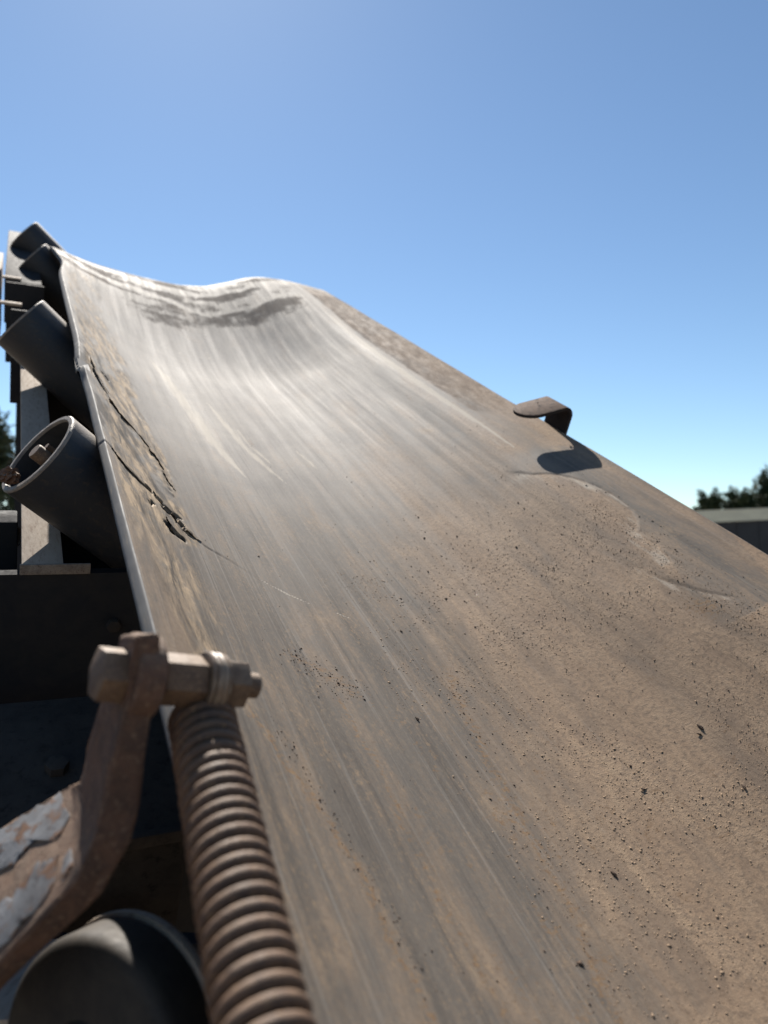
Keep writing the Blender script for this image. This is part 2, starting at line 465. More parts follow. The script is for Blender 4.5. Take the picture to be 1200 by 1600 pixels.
def displace(s, t):
    """relief of the top cover in metres, and the masks its material reads"""
    h = 0.0022 * fbm(s * 3, t * 4, 3) + 0.0006 * fbm(s * 5, t * 70, 3)
    wv = 0.006 * fbm(s * 60, t * 60, 3)                  # ragged outlines
    wv2 = 0.010 * fbm(s * 22 + 5, t * 22, 3)
    # ply step on the right wing: the outer side stands proud, its bevel is coloured paler
    d1, g1, p1 = poly_d(s, t + .45 * wv, LEDGE1)
    sd1 = d1 * g1
    end1 = sstep(p1, 0.0, 0.12) * (1 - sstep(p1, 0.93, 1.0))
    bev1 = sstep(sd1, -0.022, 0.002)
    fall = np.exp(-np.clip(sd1, 0, 1) / 0.07)
    on1 = (d1 < 0.12)
    h = h - on1 * end1 * 0.0014 * (1 - sstep(sd1, -.001, .004)) * np.exp(np.clip(sd1, -1, 0) / 0.016)
    d2, g2, p2 = poly_d(s, t + .45 * wv, LEDGE2)
    sd2 = d2 * g2
    end2 = sstep(p2, 0.0, 0.2) * (1 - sstep(p2, 0.85, 1.0))
    h = h - (d2 < 0.1) * end2 * 0.0012 * (1 - sstep(sd2, -.001, .004)) * np.exp(np.clip(sd2, -1, 0) / 0.012)
    # torn left wing
    d3, g3, p3 = poly_d(s + wv2 * .6, t + wv * 1.2, CRACK)
    open_ = (1 - sstep(p3, 0.38, 0.75) * 0.88)
    h = h - 0.0014 * open_ * np.exp(-(d3 / 0.0022) ** 2) + 0.0016 * open_ * (g3 > 0) * np.exp(-d3 / 0.02) * (1 - sstep(p3, 0.6, 1.0))
    d4, g4, p4 = poly_d(s + wv2, t + wv * 1.2, FOLD)
    h = h - 0.0028 * np.exp(-(d4 / 0.004) ** 2) * (1 - 0.6 * sstep(p4, 0.7, 1)) + 0.0018 * np.exp(-((d4 - .012) / 0.008) ** 2) * (g4 < 0)
    tz = sstep(0.118 + 1.5 * wv2 - t, 0, 0.03) * sstep(s, 0.25, 0.34) * (1 - 0.55 * sstep(s, 0.9, 1.5)) * (1 - sstep(s, 1.8, 2.0))
    h = h + tz * sstep(t, .004, .03) * (0.0012 * fbm(s * 20 + t * 30, t * 90, 4))
    tan = tz * (0.75 + 1.2 * fbm(s * 14, t * 34, 4)) * sstep(t, 0.004, 0.014)
    tan = tan + 0.5 * blob(s, t, .25, .03, .14, .03) + .5 * blob(s, t, .05, .06, .16, .035)
    hole = np.zeros(s.shape)
    for cs, ct, rs, rt in ((.365, .074, .018, .006), (.384, .051, .010, .004), (.302, .068, .014, .0065), (.796, .006, .014, .003), (.862, .041, .008, .002), (.69, .038, .012, .002), (.345, .089, .02, .004), (.335, .05, .012, .003)):
        q = ((s + wv2*1.3 - cs) / rs) ** 2 + ((t + wv*2.4 + .15*(s-cs) - ct) / rt) ** 2
        m = 1 - sstep(q, 0.5, 1.4)
        h = h - 0.006 * m; hole = np.maximum(hole, .9 * m)
    hole = np.maximum(hole, 0.42 * np.exp(-(d3 / 0.0022) ** 2) * open_ * sstep(fbm(s*30, t*30, 3), -.05, .3))
    sm_ = fbm(s * 9 - t * 20, t * 75 + s * 14, 4)
    hole = np.maximum(hole, .72 * tz * sstep(sm_, .10, .38))
    hole = np.maximum(hole, 0.75 * np.exp(-(d4 / 0.0035) ** 2) * sstep(fbm(s*30+9, t*50, 3), -.1, .3))
    # left rim: chipped and lifting near the tear
    h = h - (t < 0.02) * (0.006 * blob(s, t, .80, 0, .035, .02)) + 0.007 * blob(s, t, .735, 0, .03, .018)
    # --- masks
    tb = 0.40 - 0.10 * (1 - sstep(s, -0.35, 0.25)) + 0.06 * sstep(s, .3, .6)
    brown = sstep(t, tb - 0.10, tb + 0.20) * (1 - 0.75 * sstep(s, 0.30, 1.0)) * 0.95
    brown = brown - 0.62 * sstep(sd1, -.002, .004) * (d1 < .12) * sstep(t, .70, .76) * sstep(.60 - s, 0, .06) - 0.25 * sstep(t, .72, .80) * sstep(.6 - s, 0, .08) + 0.5 * sstep(t, .80, .88) * (1 - sstep(s, .9, 1.6))
    brown = brown + 0.09 + 0.05 * sstep(-s, -.25, .05) + 0.14 * fbm(s * 5, t * 11, 4)
    brown = brown - 0.30 * sstep(s, 0.3, 1.2)
    brown = brown + 0.75 * sstep(t, .778, .80) * sstep(s, .55, 1.2) * (1 - sstep(s, 1.9, 2.2))
    brown = brown + 0.55 * blob(s, t, .12, .03, .3, .04)
    pale = np.zeros(s.shape)
    def stroke(pts, w, amp, taper=True):
        nonlocal pale
        dd, _, pp = poly_d(s, t + .3 * wv, pts)
        ww = w * (np.sin(np.clip(pp, .02, .98) * math.pi) ** 0.6 if taper else 1)
        pale = np.maximum(pale, amp * np.exp(-(dd / ww) ** 2))
    stroke([(1.35, .195), (1.184, .215), (.99, .229), (.828, .240), (.672, .264)], .020, .95)
    stroke([(1.10, .285), (1.017, .292), (.868, .304), (.79, .317), (.679, .345)], .011, .95)
    stroke([(.95, .318), (.868, .322), (.76, .345)], .008, .75)
    stroke([(1.22, .039), (1.169, .069), (1.016, .1)], .005, .9)
    stroke([(1.485, .196), (1.525, .205), (1.522, .222), (1.504, .258), (1.483, .3), (1.516, .413)], .003, .9)
    stroke([(.872, .423), (.762, .438)], .004, .8)
    stroke([(.29, .186), (.262, .222), (.247, .246)], .0016, 1.1)
    stroke([(.232, .275), (.222, .292)], .0018, 1.0)
    stroke([(.60, .766), (1.0, .764), (1.75, .764)], .010, 1.25)  # bright highlight on the right crease, painted in as pale colour
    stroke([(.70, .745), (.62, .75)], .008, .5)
    for tt, w, am in ((.53, .004, .55), (.565, .0025, .5), (.60, .005, .5), (.635, .003, .55), (.665, .006, .5), (.46, .003, .4), (.70, .004, .55), (.49, .002, .5), (.58, .002, .5)):
        pale = np.maximum(pale, am * np.exp(-((t + .006*fbm(s*2, tt*50, 2) - tt) / w) ** 2) * sstep(s, .55 + .3*(tt*7 % 1), 1.1) * (1 - sstep(s, 1.75, 1.9)))
    pale = np.maximum(pale, end1 * (.48 + .5 * fbm(s*30, t*30, 3)) * np.exp(-(np.clip(sd1 + .006, -1, 0) / .020) ** 2) * on1 * sstep(sd1, .0012, -.0008))
    pale = np.maximum(pale, 0.5 * end2 * np.exp(-(np.clip(sd2 + .002, -1, 0) / .010) ** 2) * sstep(sd2, .0012, -.0008))
    pale = np.maximum(pale, 0.6 * np.exp(-((t - .0012) / .0012) ** 2) * (s > -.3))
    rust = np.zeros(s.shape)
    def trail(pts, w, amp):
        nonlocal rust
        dd, _, pp = poly_d(s + wv2, t + wv * 1.5, pts)
        rust = np.maximum(rust, amp * np.exp(-(dd / w) ** 2))
    trail([(-.015, .082), (-.058, .098), (-.098, .115), (-.148, .127), (-.185, .134), (-.35, .14)], .005, .62)
    trail([(.053, .206), (-.059, .214), (-.135, .204), (-.205, .204), (-.35, .2)], .004, .5)
    trail([(.123, .391), (.05, .37), (-.034, .353), (-.129, .339), (-.222, .329), (-.36, .28)], .008, .5)
    trail([(.122, .171), (.098, .203), (.063, .238)], .012, .42)
    rust = np.maximum(rust, .6 * blob(s, t, .055, .72, .03, .02))
    rust = np.maximum(rust, .55 * blob(s, t, .876, .33, .03, .006))
    rust = np.maximum(rust, .75 * blob(s, t, 1.119, .763, .05, .008))
    rust = np.maximum(rust, .38 * sstep(fbm(s * 30 + 3, t * 40, 4), .22, .5) * sstep(t, .12, .3) * (1 - sstep(s, -.1, .25)))
    # bands of caked dirt over the head
    a_ = s - 0.10 * ((t - .42) / .42) ** 2 + 0.075 * fbm(s * 7, t * 7, 4)
    band = (.62 + 1.0 * fbm(s * 20, t * 9, 4)) * sstep(a_, 1.60, 1.80) - 0.9 * np.exp(-((a_ - 1.86) / .022) ** 2) - 0.85 * np.exp(-((a_ - 1.99) / .014) ** 2) - 0.7 * np.exp(-((a_ - 2.12) / .03) ** 2)
    band = np.maximum(band, 0) * (1 - .75 * sstep(t, .70, .76)) + .62 * sstep(t, .778, .79) * sstep(s, .50, .9) * (1 - sstep(s, 1.9, 2.1)) * (1 - .6 * sstep(.10 - t, 0, .08))
    pale = np.maximum(pale, sstep(a_, 1.70, 1.78) * .7 * np.maximum(np.exp(-((a_ - 1.86) / .024) ** 2), np.exp(-((a_ - 1.99) / .016) ** 2)) * (.75 + 1.3 * fbm(s*16, t*11, 4)))
    pale_uphill = sstep(s, .12, .95) * (1 - .5 * sstep(s, 1.5, 1.9)) * (1 - .4 * sstep(t, .77, .80))
    grit = np.clip(brown * 1.1, 0, 1) * (1 - 0.7 * sstep(s, .3, .9))
    return h, dict(brown=brown, tan=tan, pale=pale, rust=rust, band=band, grit=grit, hole=hole, pale_uphill=pale_uphill)

def belt_grid():
    ss = np.concatenate([np.arange(-0.95, -0.45, 0.006), np.arange(-0.45, 0.62, 0.0026), np.arange(0.62, 1.2, 0.0045), np.arange(1.2, 3.06, 0.008)])
    tt = np.concatenate([np.arange(0, 0.13, 0.0018), np.arange(0.13, 0.68, 0.0032), np.arange(0.68, 0.83, 0.0021), np.linspace(0.83, WID, 20)])
    S, T = np.meshgrid(ss, tt, indexing='ij')
    return ss, tt, S, T

ss, tt, S, T = belt_grid()
ns, nt = S.shape
H, masks = displace(S, T)
Hb, Sb = base_h(T, S)
# wobble of the left rim
Tw = T + (1 - sstep(T, 0, .25)) * (0.012 * np.exp(-((S - 1.83) / .12) ** 2) - 0.016 * sstep(S, 1.95, 2.2) - 0.006 * np.exp(-((S - .80) / .1) ** 2))
Pt = np.stack([Tw, Sb, Hb + H], -1).reshape(-1, 3)

def grid_mesh(name, P, ni, nj, flip=False):
    i = np.arange(ni - 1)[:, None]; j = np.arange(nj - 1)[None, :]
    a0 = (i * nj + j).ravel(); b0 = a0 + 1; c0 = a0 + nj + 1; d0 = a0 + nj
    q = np.stack([a0, b0, c0, d0] if not flip else [d0, c0, b0, a0], 1).astype(np.int32)
    me = bpy.data.meshes.new(name)
    me.vertices.add(len(P)); me.vertices.foreach_set('co', P.astype(np.float32).ravel())
    me.loops.add(q.size); me.loops.foreach_set('vertex_index', q.ravel())
    me.polygons.add(len(q)); me.polygons.foreach_set('loop_start', np.arange(0, q.size, 4, dtype=np.int32))
    me.update(calc_edges=True)
    me.shade_smooth()
    return me

belt = empty('conveyor_belt', mat=BELT_M, label='wide worn grey rubber conveyor belt, dusted brown, climbing between the rollers and the sky', cat='conveyor belt')
me = grid_mesh('top_cover', Pt, ns, nt)
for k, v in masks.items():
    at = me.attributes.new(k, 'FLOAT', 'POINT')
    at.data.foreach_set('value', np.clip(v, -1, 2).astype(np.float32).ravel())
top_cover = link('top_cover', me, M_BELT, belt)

THK = 0.013
def rim(side):
    """the cut edge of the belt: a strip with rounded lips, standing on the cover's own rim"""
    j = 0 if side < 0 else nt - 1
    E0 = Pt.reshape(ns, nt, 3)[:, j]; E1 = Pt.reshape(ns, nt, 3)[:, 3 if side < 0 else nt - 4]
    out = E0 - E1; out /= np.linalg.norm(out, axis=1)[:, None]
    tan_ = np.gradient(E0, axis=0); tan_ /= np.linalg.norm(tan_, axis=1)[:, None]
    nn = np.cross(out, tan_) * (1 if side < 0 else -1)
    nn = nn / np.linalg.norm(nn, axis=1)[:, None]
    nn = np.where(nn[:, 2:3] < 0, -nn, nn)
    ker = np.ones(41) / 41
    sm = lambda q: np.stack([np.convolve(np.pad(q[:, k], 20, mode='edge'), ker, 'valid') for k in range(3)], 1)
    nn, out = sm(nn), sm(out)
    rag = 0.00006 * np.interp(ss, np.linspace(-1, 3.1, 300), rng.normal(0, 1, 300))[:, None]
    cols = []
    for o_, dn in ((0.0, 0.0), (0.0012, -0.0004), (0.0018, -0.0018), (0.0017, -THK*.35), (0.0022, -THK*.6), (0.0016, -THK + .002), (0.0006, -THK + .0005), (-0.001, -THK)):
        cols.append(E0 + out * (o_ + (rag if 0 < o_ else 0)) + nn * dn)
    P = np.stack(cols, 1).reshape(-1, 3)
    return link('belt_edge', grid_mesh('belt_edge', P, ns, len(cols), flip=(side < 0)), M_EDGE, belt)
rim(-1); rim(1)
# underside
us = np.concatenate([ss[::6], ss[-1:]]); ut = np.linspace(0, WID, 60)
US, UT = np.meshgrid(us, ut, indexing='ij')
uh, usb = base_h(UT, US)
gt = np.gradient(uh, ut, axis=1)
UTw = UT + (1 - sstep(UT, 0, .25)) * (0.012 * np.exp(-((US - 1.83) / .12) ** 2) - 0.016 * sstep(US, 1.95, 2.2) - 0.006 * np.exp(-((US - .80) / .1) ** 2))
nl = np.sqrt(1 + gt ** 2)
UP = np.stack([UTw + gt / nl * THK, usb, uh - THK / nl], -1).reshape(-1, 3)
link('underside_cover', grid_mesh('underside_cover', UP, len(us), len(ut), flip=True), M_UNDER, belt)
# small torn flap standing up at the rim
fl = MB()
fl.add([(-.004, .735, -.004), (-.006, .79, .002), (-.014, .775, .010), (-.013, .745, .004), (.006, .74, -.004), (.004, .785, -.002)],
       [(0, 3, 2, 1), (0, 1, 5, 4), (3, 4, 5, 2), (0, 4, 3), (1, 2, 5)])
fl.build('torn_flap', M_EDGE, belt, smooth=False)

# crumbs of dirt lying on the belt
def crumbs(name, n, mat, pick, size, seed, label=None, flat=.6):
    g = np.random.default_rng(seed)
    sp, tp = pick(g, n)
    n = len(sp)
    hb, sb = base_h(tp, sp); hd, _ = displace(sp, tp)
    r = size(g, n)
    octa = np.array([(1, 0, 0), (-1, 0, 0), (0, 1, 0), (0, -1, 0), (0, 0, 1), (0, 0, -1)], float)
    fac = np.array([(0, 2, 4), (2, 1, 4), (1, 3, 4), (3, 0, 4), (2, 0, 5), (1, 2, 5), (3, 1, 5), (0, 3, 5)])
    V = octa[None] * r[:, None, None] * g.uniform(.55, 1.35, (n, 6, 1))
    V[:, :, 0] *= g.uniform(.7, 1.5, (n, 1)); V[:, :, 2] *= flat
    an = g.uniform(0, 6.28, n); ca, sa = np.cos(an)[:, None], np.sin(an)[:, None]
    x = V[:, :, 0]*ca - V[:, :, 1]*sa; y = V[:, :, 0]*sa + V[:, :, 1]*ca
    V = np.stack([x, y, V[:, :, 2]], -1)
    V += np.stack([tp, sb, hb + hd + r * .2], -1)[:, None, :]
    Fc = (fac[None] + (np.arange(n) * 6)[:, None, None]).reshape(-1, 3).astype(np.int32)
    me = bpy.data.meshes.new(name)
    P = V.reshape(-1, 3)
    me.vertices.add(len(P)); me.vertices.foreach_set('co', P.astype(np.float32).ravel())
    me.loops.add(Fc.size); me.loops.foreach_set('vertex_index', Fc.ravel())
    me.polygons.add(len(Fc)); me.polygons.foreach_set('loop_start', np.arange(0, Fc.size, 3, dtype=np.int32))
    me.update(calc_edges=True)
    o = link(name, me, mat)
    o.matrix_world = BELT_M
    return tag(o, label, kind='stuff')

def pick_dark(g, n):
    s1 = g.normal(.33, .07, int(n*.3)); t1 = g.normal(.60, .10, int(n*.3))
    s2 = g.uniform(-.42, .55, int(n*.38)); t2 = .36 + (g.random(int(n*.38)) ** .8) * .46
    k = int(n*.08); u = g.random(k); s3 = .123 - .42*u + g.normal(0, .012, k); t3 = .391 - .10*u + g.normal(0, .02, k)
    k = int(n*.08); u = g.random(k); s4 = .125 - .065*u + g.normal(0, .012, k); t4 = .168 + .07*u + g.normal(0, .014, k)
    k = int(n*.05); u = g.random(k); s5 = .02 - .3*u + g.normal(0, .01, k); t5 = .08 + .07*np.sqrt(u) + g.normal(0, .006, k)
    k = int(n*.12); s6 = g.uniform(-.35, 1.1, k); t6 = g.uniform(.1, .8, k)
    s_ = np.concatenate([s1, s2, s3, s4, s5, s6]); t_ = np.concatenate([t1, t2, t3, t4, t5, t6])
    ok = (t_ > .01) & (t_ < .86) & (s_ > -.5)
    return s_[ok], t_[ok]
def pick_tan(g, n):
    s_ = g.uniform(-.45, .35, n); t_ = .28 + (g.random(n) ** .7) * .5
    k = (fbm(s_*12, t_*12, 3) + .25 + (t_ - .42) * .5 > g.random(n) * .7 - .05)
    return s_[k], t_[k]
M_CLOD = grimy('dark_clods', (0.036, 0.0228, 0.0156), (0.072, 0.045, 0.0288), None, 300, 0.9)
M_SAND = grimy('sandy_crumbs', (0.23, 0.165, 0.11), (0.17, 0.12, 0.08), (0.3, 0.21, 0.135), 300, 0.9)
crumbs('dirt_crumbs', 2600, M_CLOD, pick_dark, lambda g, n: np.clip(g.lognormal(-7.5, .5, n), .0002, .0026), 21, 'dark dirt crumbs scattered over the brown half of the belt')
crumbs('sand_grains', 26000, M_SAND, pick_tan, lambda g, n: np.clip(g.lognormal(-7.35, .4, n), .0003, .0017), 22, 'sandy grains caked on the lower right of the belt', .34)
def surf(s_, t_, lift=0.0):
    hb, sb = base_h(np.array([t_]), np.array([s_])); hd, _ = displace(np.array([s_]), np.array([t_]))
    return Vector((t_, float(sb[0]), float(hb[0] + hd[0]) + lift))
def peel(line, width, lift, seed, n=22):
    """a ragged lip of torn cover: rooted on the belt along line, free edge curling off it"""
    g = random.Random(seed)
    L = [0]
    for (a0, b0), (a1, b1) in zip(line, line[1:]): L.append(L[-1] + math.hypot(a1 - a0, b1 - b0))
    rows = []
    w_prev = 1
    for k in range(n + 1):
        d = L[-1] * k / n
        i = max(j for j in range(len(line) - 1) if L[j] <= d + 1e-9)
        u = (d - L[i]) / (L[i+1] - L[i])
        s0 = line[i][0] + (line[i+1][0] - line[i][0]) * u; t0 = line[i][1] + (line[i+1][1] - line[i][1]) * u
        env = math.sin(math.pi * min(1, max(.03, k / n))) ** .5
        w_prev = .5 * w_prev + .5 * g.uniform(.35, 1.3)
        w = width * env * w_prev
        ds, dt = -.55, -.83                       # the lip points down the belt and towards the rim
        r_ = []
        for q in (0, .35, .7, 1):
            p = surf(s0 + ds * w * q, max(.002, t0 + dt * w * q * .9), .0006 + lift * env * (q ** 1.6) * (0.6 + .6 * w_prev))
            r_.append(p)
        rows.append(r_ + [p - Vector((0, 0, .0014)) for p in reversed(r_)])
    b = MB()
    m = len(rows[0])
    ff = [(i*m + k, i*m + (k+1) % m, (i+1)*m + (k+1) % m, (i+1)*m + k) for i in range(n) for k in range(m)]
    ff += [tuple(range(m)), tuple(n*m + k for k in range(m))[::-1]]
    b.add([p for r_ in rows for p in r_], ff)
    return b.build('torn_flap', M_TORN, belt)
peel([(.90, .018), (.80, .026), (.73, .034)], .010, .002, 3)
peel([(.715, .034), (.688, .040), (.656, .052), (.630, .072)], .017, .0032, 4)
peel([(.640, .072), (.61, .090), (.552, .104), (.47, .104)], .020, .0028, 5, 28)
peel([(.425, .010), (.408, .020), (.394, .036), (.384, .055)], .012, .0024, 6)
peel([(.390, .060), (.365, .080), (.345, .094), (.325, .112)], .016, .0036, 7)
peel([(.335, .068), (.315, .074), (.296, .078)], .011, .003, 8)
# loose flakes of dirt, larger than the crumbs
FL = None
for k, (cs, ct, w, an) in enumerate(((-.083, .605, .0062, .4), (-.090, .598, .004, 1.2), (-.165, .588, .0048, .1), (-.195, .398, .005, .6), (-.120, .50, .0038, 2.0), (.023, .294, .0045, .5), (-.136, .016, .003, .2), (.20, .36, .003, .9))):
    if FL is None:
        b = MB(); g = random.Random(9)
        top = [(math.cos(a_) * (1 + g.uniform(-.3, .3)), math.sin(a_) * .42 * (1 + g.uniform(-.3, .3)), g.uniform(.05, .4)) for a_ in [2 * math.pi * q / 9 for q in range(9)]]
        b.add([(x, y, z) for x, y, z in top] + [(x * 1.05, y * 1.05, z - .28) for x, y, z in top] + [(0, 0, .42)], [(q, (q+1) % 9, 19 - 1) for q in range(9)] + [(q, 9 + q, 9 + (q+1) % 9, (q+1) % 9) for q in range(9)] + [tuple(9 + q for q in range(9))])
        FL = o = b.build('dirt_flake', M_CLOD, None, smooth=False)
    else:
        o = FL.copy(); COL.objects.link(o)
    o.matrix_world = BELT_M @ Matrix.Translation(surf(cs, ct, .0006)) @ Matrix.Rotation(an + 1.2, 4, 'Z') @ Matrix.Diagonal((w * .75, w * .75, w * .75, 1))
    tag(o, ('largest dark curled flake of dirt on the right of the dusty belt', 'small dark flake just below the largest flake on the dusty belt', 'dark flake below the largest flake, closest to the right picture edge', 'dark flake among sandy grains, lowest of the flakes on the brown dust', 'roundish dark flake between the largest flake and the lowest flake', 'dark flake lying alone on the grey streaks in the middle of the belt', 'dark speck of a flake near the spring at the left rim', 'dark flake up the belt beyond the grey streaked middle')[k], 'dirt flake', 'dark flakes lying on the belt')

# ------------------------------------------------------------------ wing rollers under the left rim
WD = Vector((math.cos(R(40)), 0, -math.sin(R(40))))        # down the wing, in belt coordinates
WN = Vector((math.sin(R(40)), 0, math.cos(R(40))))
RR = 0.063
def roller_at(s, lam):
    p = Vector((0, s, 0)) - WN * (RR + 0.0135) + WD * lam
    return BELT_M @ p
AX = (BELT_M.to_3x3() @ WD).normalized()
def make_roller():
    e_ = empty('wing_roller')
    sh = MB(); sh.lathe([(RR, 0.004), (RR, .33)], 64, cap0=False, cap1=True)
    sh.build('shell', M_ROLL, e_)
    rm = MB()
    rm.lathe([(RR - .0083, .004), (RR - .0083, .002), (RR - .007, 0.0), (RR - .0015, 0), (RR + .0001, .002), (RR + .0001, .004)], 64, cap0=False, cap1=False)
    rm.build('rim', M_RIM, e_)
    dc = MB(); dc.lathe([(RR - .0083, .0041), (RR - .0085, .036), (.034, .036), (.03, .030), (.018, .030), (.016, .040)], 48, cap0=False, cap1=True)
    dc.build('end_disc', M_UNDER, e_)  # dark colour stands in for shade inside the open roller end
    st = MB(); st.lathe([(.0105, .045), (.0105, -.002), (.0095, -.004)], 20, cap0=False, cap1=True)
    s_ = st.build('shaft', M_BOLT, e_)
    nt_ = MB(); nt_.prism(hexagon(.0048), .014, axis_m((.006, .0125, .004), (0, 0, 1)))
    nt_.build('grease_nipple', M_BOLT, s_)
    return e_
def copy_tree(o):
    c = o.copy(); COL.objects.link(c)
    for ch in o.children:
        k = ch.copy(); COL.objects.link(k); k.parent = c
        for g_ in ch.children:
            q = g_.copy(); COL.objects.link(q); q.parent = k
    return c
proto = make_roller()
labels = ['nearest hollow wing roller showing its open end and shaft beside the belt rim',
          'second dark wing roller, seen side-on above the open ended one',
          'third dark wing roller up the belt where the rim kinks',
          'fourth dark wing roller against the sky at the belt head']
for i, (s, lam) in enumerate(((.460, -.038), (1.150, -.047), (2.12, -.012), (2.505, -.038))):
    o = proto if i == 0 else copy_tree(proto)
    ax_ = (AX - D * (0, .24, .22, .22, .22)[i]).normalized()
    o.matrix_world = axis_m(roller_at(s, lam) - A * (0, .012, .006, .006, .006)[i], ax_, N.cross(ax_))
    tag(o, labels[i], 'roller', 'wing rollers under the left rim of the belt')
# lump of dried clay inside the first roller's lip
cl = MB()
bm_ = cl.bm
bmesh.ops.create_icosphere(bm_, subdivisions=3, radius=1)
for v in bm_.verts:
    v.co = Vector((v.co.x * .016, v.co.y * .010, v.co.z * .010)) * (1 + .35 * math.sin(v.co.x*9 + v.co.y*7) * math.cos(v.co.z*8) + random.uniform(-.12, .12))
m1 = axis_m(roller_at(.460, -.038), AX, N.cross(AX))
cl_o = cl.build('clay_lump', M_RUST, None)
# lowest point of the lip, expressed round the axis
lowdir = (Vector((0, 0, -1)) - AX * Vector((0, 0, -1)).dot(AX)).normalized()
cl_o.matrix_world = axis_m(roller_at(.460, -.038) + AX * .012 + (lowdir * .8 + (-A) * .6).normalized() * (RR - .016), AX, lowdir.cross(AX))
tag(cl_o, 'small clod of dried clay lying inside the open roller end', 'clod')

# ------------------------------------------------------------------ conveyor frame
fr = empty('conveyor_support', mat=BELT_M, label='dark steel conveyor frame with dusty top flange under the wing rollers', cat='conveyor support')
b = MB()
b.box((-.094, .374, -.162), (-.046, 3.0, -.150))
b.build('top_flange', M_DUSTY, fr, bevel=.0015)
b = MB(); b.box((-.056, .395, -.46), (-.046, 3.0, -.1625)); b.build('stringer_web', M_STEEL, fr)
b = MB(); b.box((.93, -.9, -.46), (.942, 3.0, -.14)); b.build('stringer_web', M_STEEL, fr)
# lip of the flange's sawn end
b = MB(); b.box((-.096, .3705, -.1635), (-.014, .3738, -.1490)); b.build('weld_lip', M_RIM, fr, bevel=.0008)
# cross plate facing the camera, carried far down as added dark fill
b = MB(); b.prism([(-.9, -1.35), (.60, -1.35), (.60, -.215), (.10, -.20), (.05, -.1650), (-.9, -.1650)], .012, Matrix(((1, 0, 0, 0), (0, 0, -1, .387), (0, 1, 0, 0), (0, 0, 0, 1))))
plate = b.build('cross_plate', M_STEEL, fr)
b = MB(); b.box((-.9, .02, -.44), (.06, .235, -.250)); beam = b.build('cross_beam', M_BEAM, fr, bevel=.004)
b = MB(); b.box((-.9, .012, -.262), (.05, .0205, -.2465)); b.build('beam_flange', M_BEAM, beam, bevel=.0015)
for t_ in (-.30, -.17, -.06):
    b = MB(); b.prism(hexagon(.012), .010, Matrix(((1, 0, 0, t_), (0, 1, 0, .12), (0, 0, 1, -.2499), (0, 0, 0, 1)))); b.build('beam_bolt', M_BEAM, beam, bevel=.001)
for t_, h_ in ((-.30, -.16), (-.17, -.165), (.02, -.20)):
    b = MB(); b.prism(hexagon(.010), .009, Matrix(((1, 0, 0, t_), (0, 0, -1, .375), (0, 1, 0, h_ - .045), (0, 0, 0, 1)))); b.build('plate_bolt', M_BEAM, plate, bevel=.001)
# idler brackets: a slanted plate under each wing roller
for (s, lam) in ((.460, -.038), (1.150, -.047), (2.12, -.012), (2.505, -.038)):
    b = MB()
    c0 = Vector((0, s, 0)) - WN * (RR + .0135)
    poly = [(-.045, -.1495), (-.045, -.40), (.22, -.40), (.22, -.250), (.10, -.160), (.0, -.130), (-.036, -.130)]
    b.prism(poly, .012, Matrix(((1, 0, 0, 0), (0, 0, -1, s + .07), (0, 1, 0, 0), (0, 0, 0, 1))))
    b.build('idler_bracket', M_STEEL, fr, bevel=.0015)
    if s > 2:
        s = 1.52 if s < 2.3 else 1.86
        b = MB(); b.box((-.140, s, -.078), (-.092, s + .02, -.072)); b.build('tie_strip', M_DUSTY, fr, bevel=.001)
for (s0, t0, h1) in ((1.44, -.115, -.070), (1.80, -.13, -.075)):
    b = MB(); b.box((t0, s0, -.30), (-.035, s0 + .010, h1)); b.build('cross_rib', M_STEEL, fr, bevel=.0015)
b = MB(); b.box((-.9, .52, -.60), (-.098, .56, -.165)); b.build('side_box', M_STEEL, fr, bevel=.004)
# outer guard with lit caps, far up on the left
for (s0, s1, h0, h1, t0, t1, mm) in ((2.52, 3.1, -.32, -.20, -.32, -.155, M_DUSTY), (2.02, 2.44, -.33, -.215, -.32, -.150, M_RUST)):
    b = MB(); b.box((t0, s0, h0), (t1, s1, h1)); b.build('guard_segment', mm, fr, bevel=.004)
b = MB(); b.box((-.135, 1.85, -.20), (-.04, 2.9, -.080)); b.build('side_channel', M_STEEL, fr, bevel=.003)
# legs down to the ground
for (t_, s_) in ((-.045, .55), (.936, .55), (-.045, 2.6), (.936, 2.6)):
    p = BELT_M @ Vector((t_, s_, -.44))
    b = MB(); b.box((p.x - .04, p.y - .04, 0), (p.x + .04, p.y + .04, p.z + .02), BELT_M.inverted()); b.build('support_leg', M_STEEL, fr)
# rounded pipe stub beside the flange
b = MB(); pm = axis_m((-.547, 1.101, 2.602), (.97, -.24, -.03))
b.lathe([(.0155, -.5), (.0155, 0), (.0125, 0), (.0125, -.25)], 28, pm, cap0=True, cap1=True)
po = b.build('pipe_stub', M_DUSTY, None)
po.parent = fr; po.matrix_parent_inverse = BELT_M.inverted()

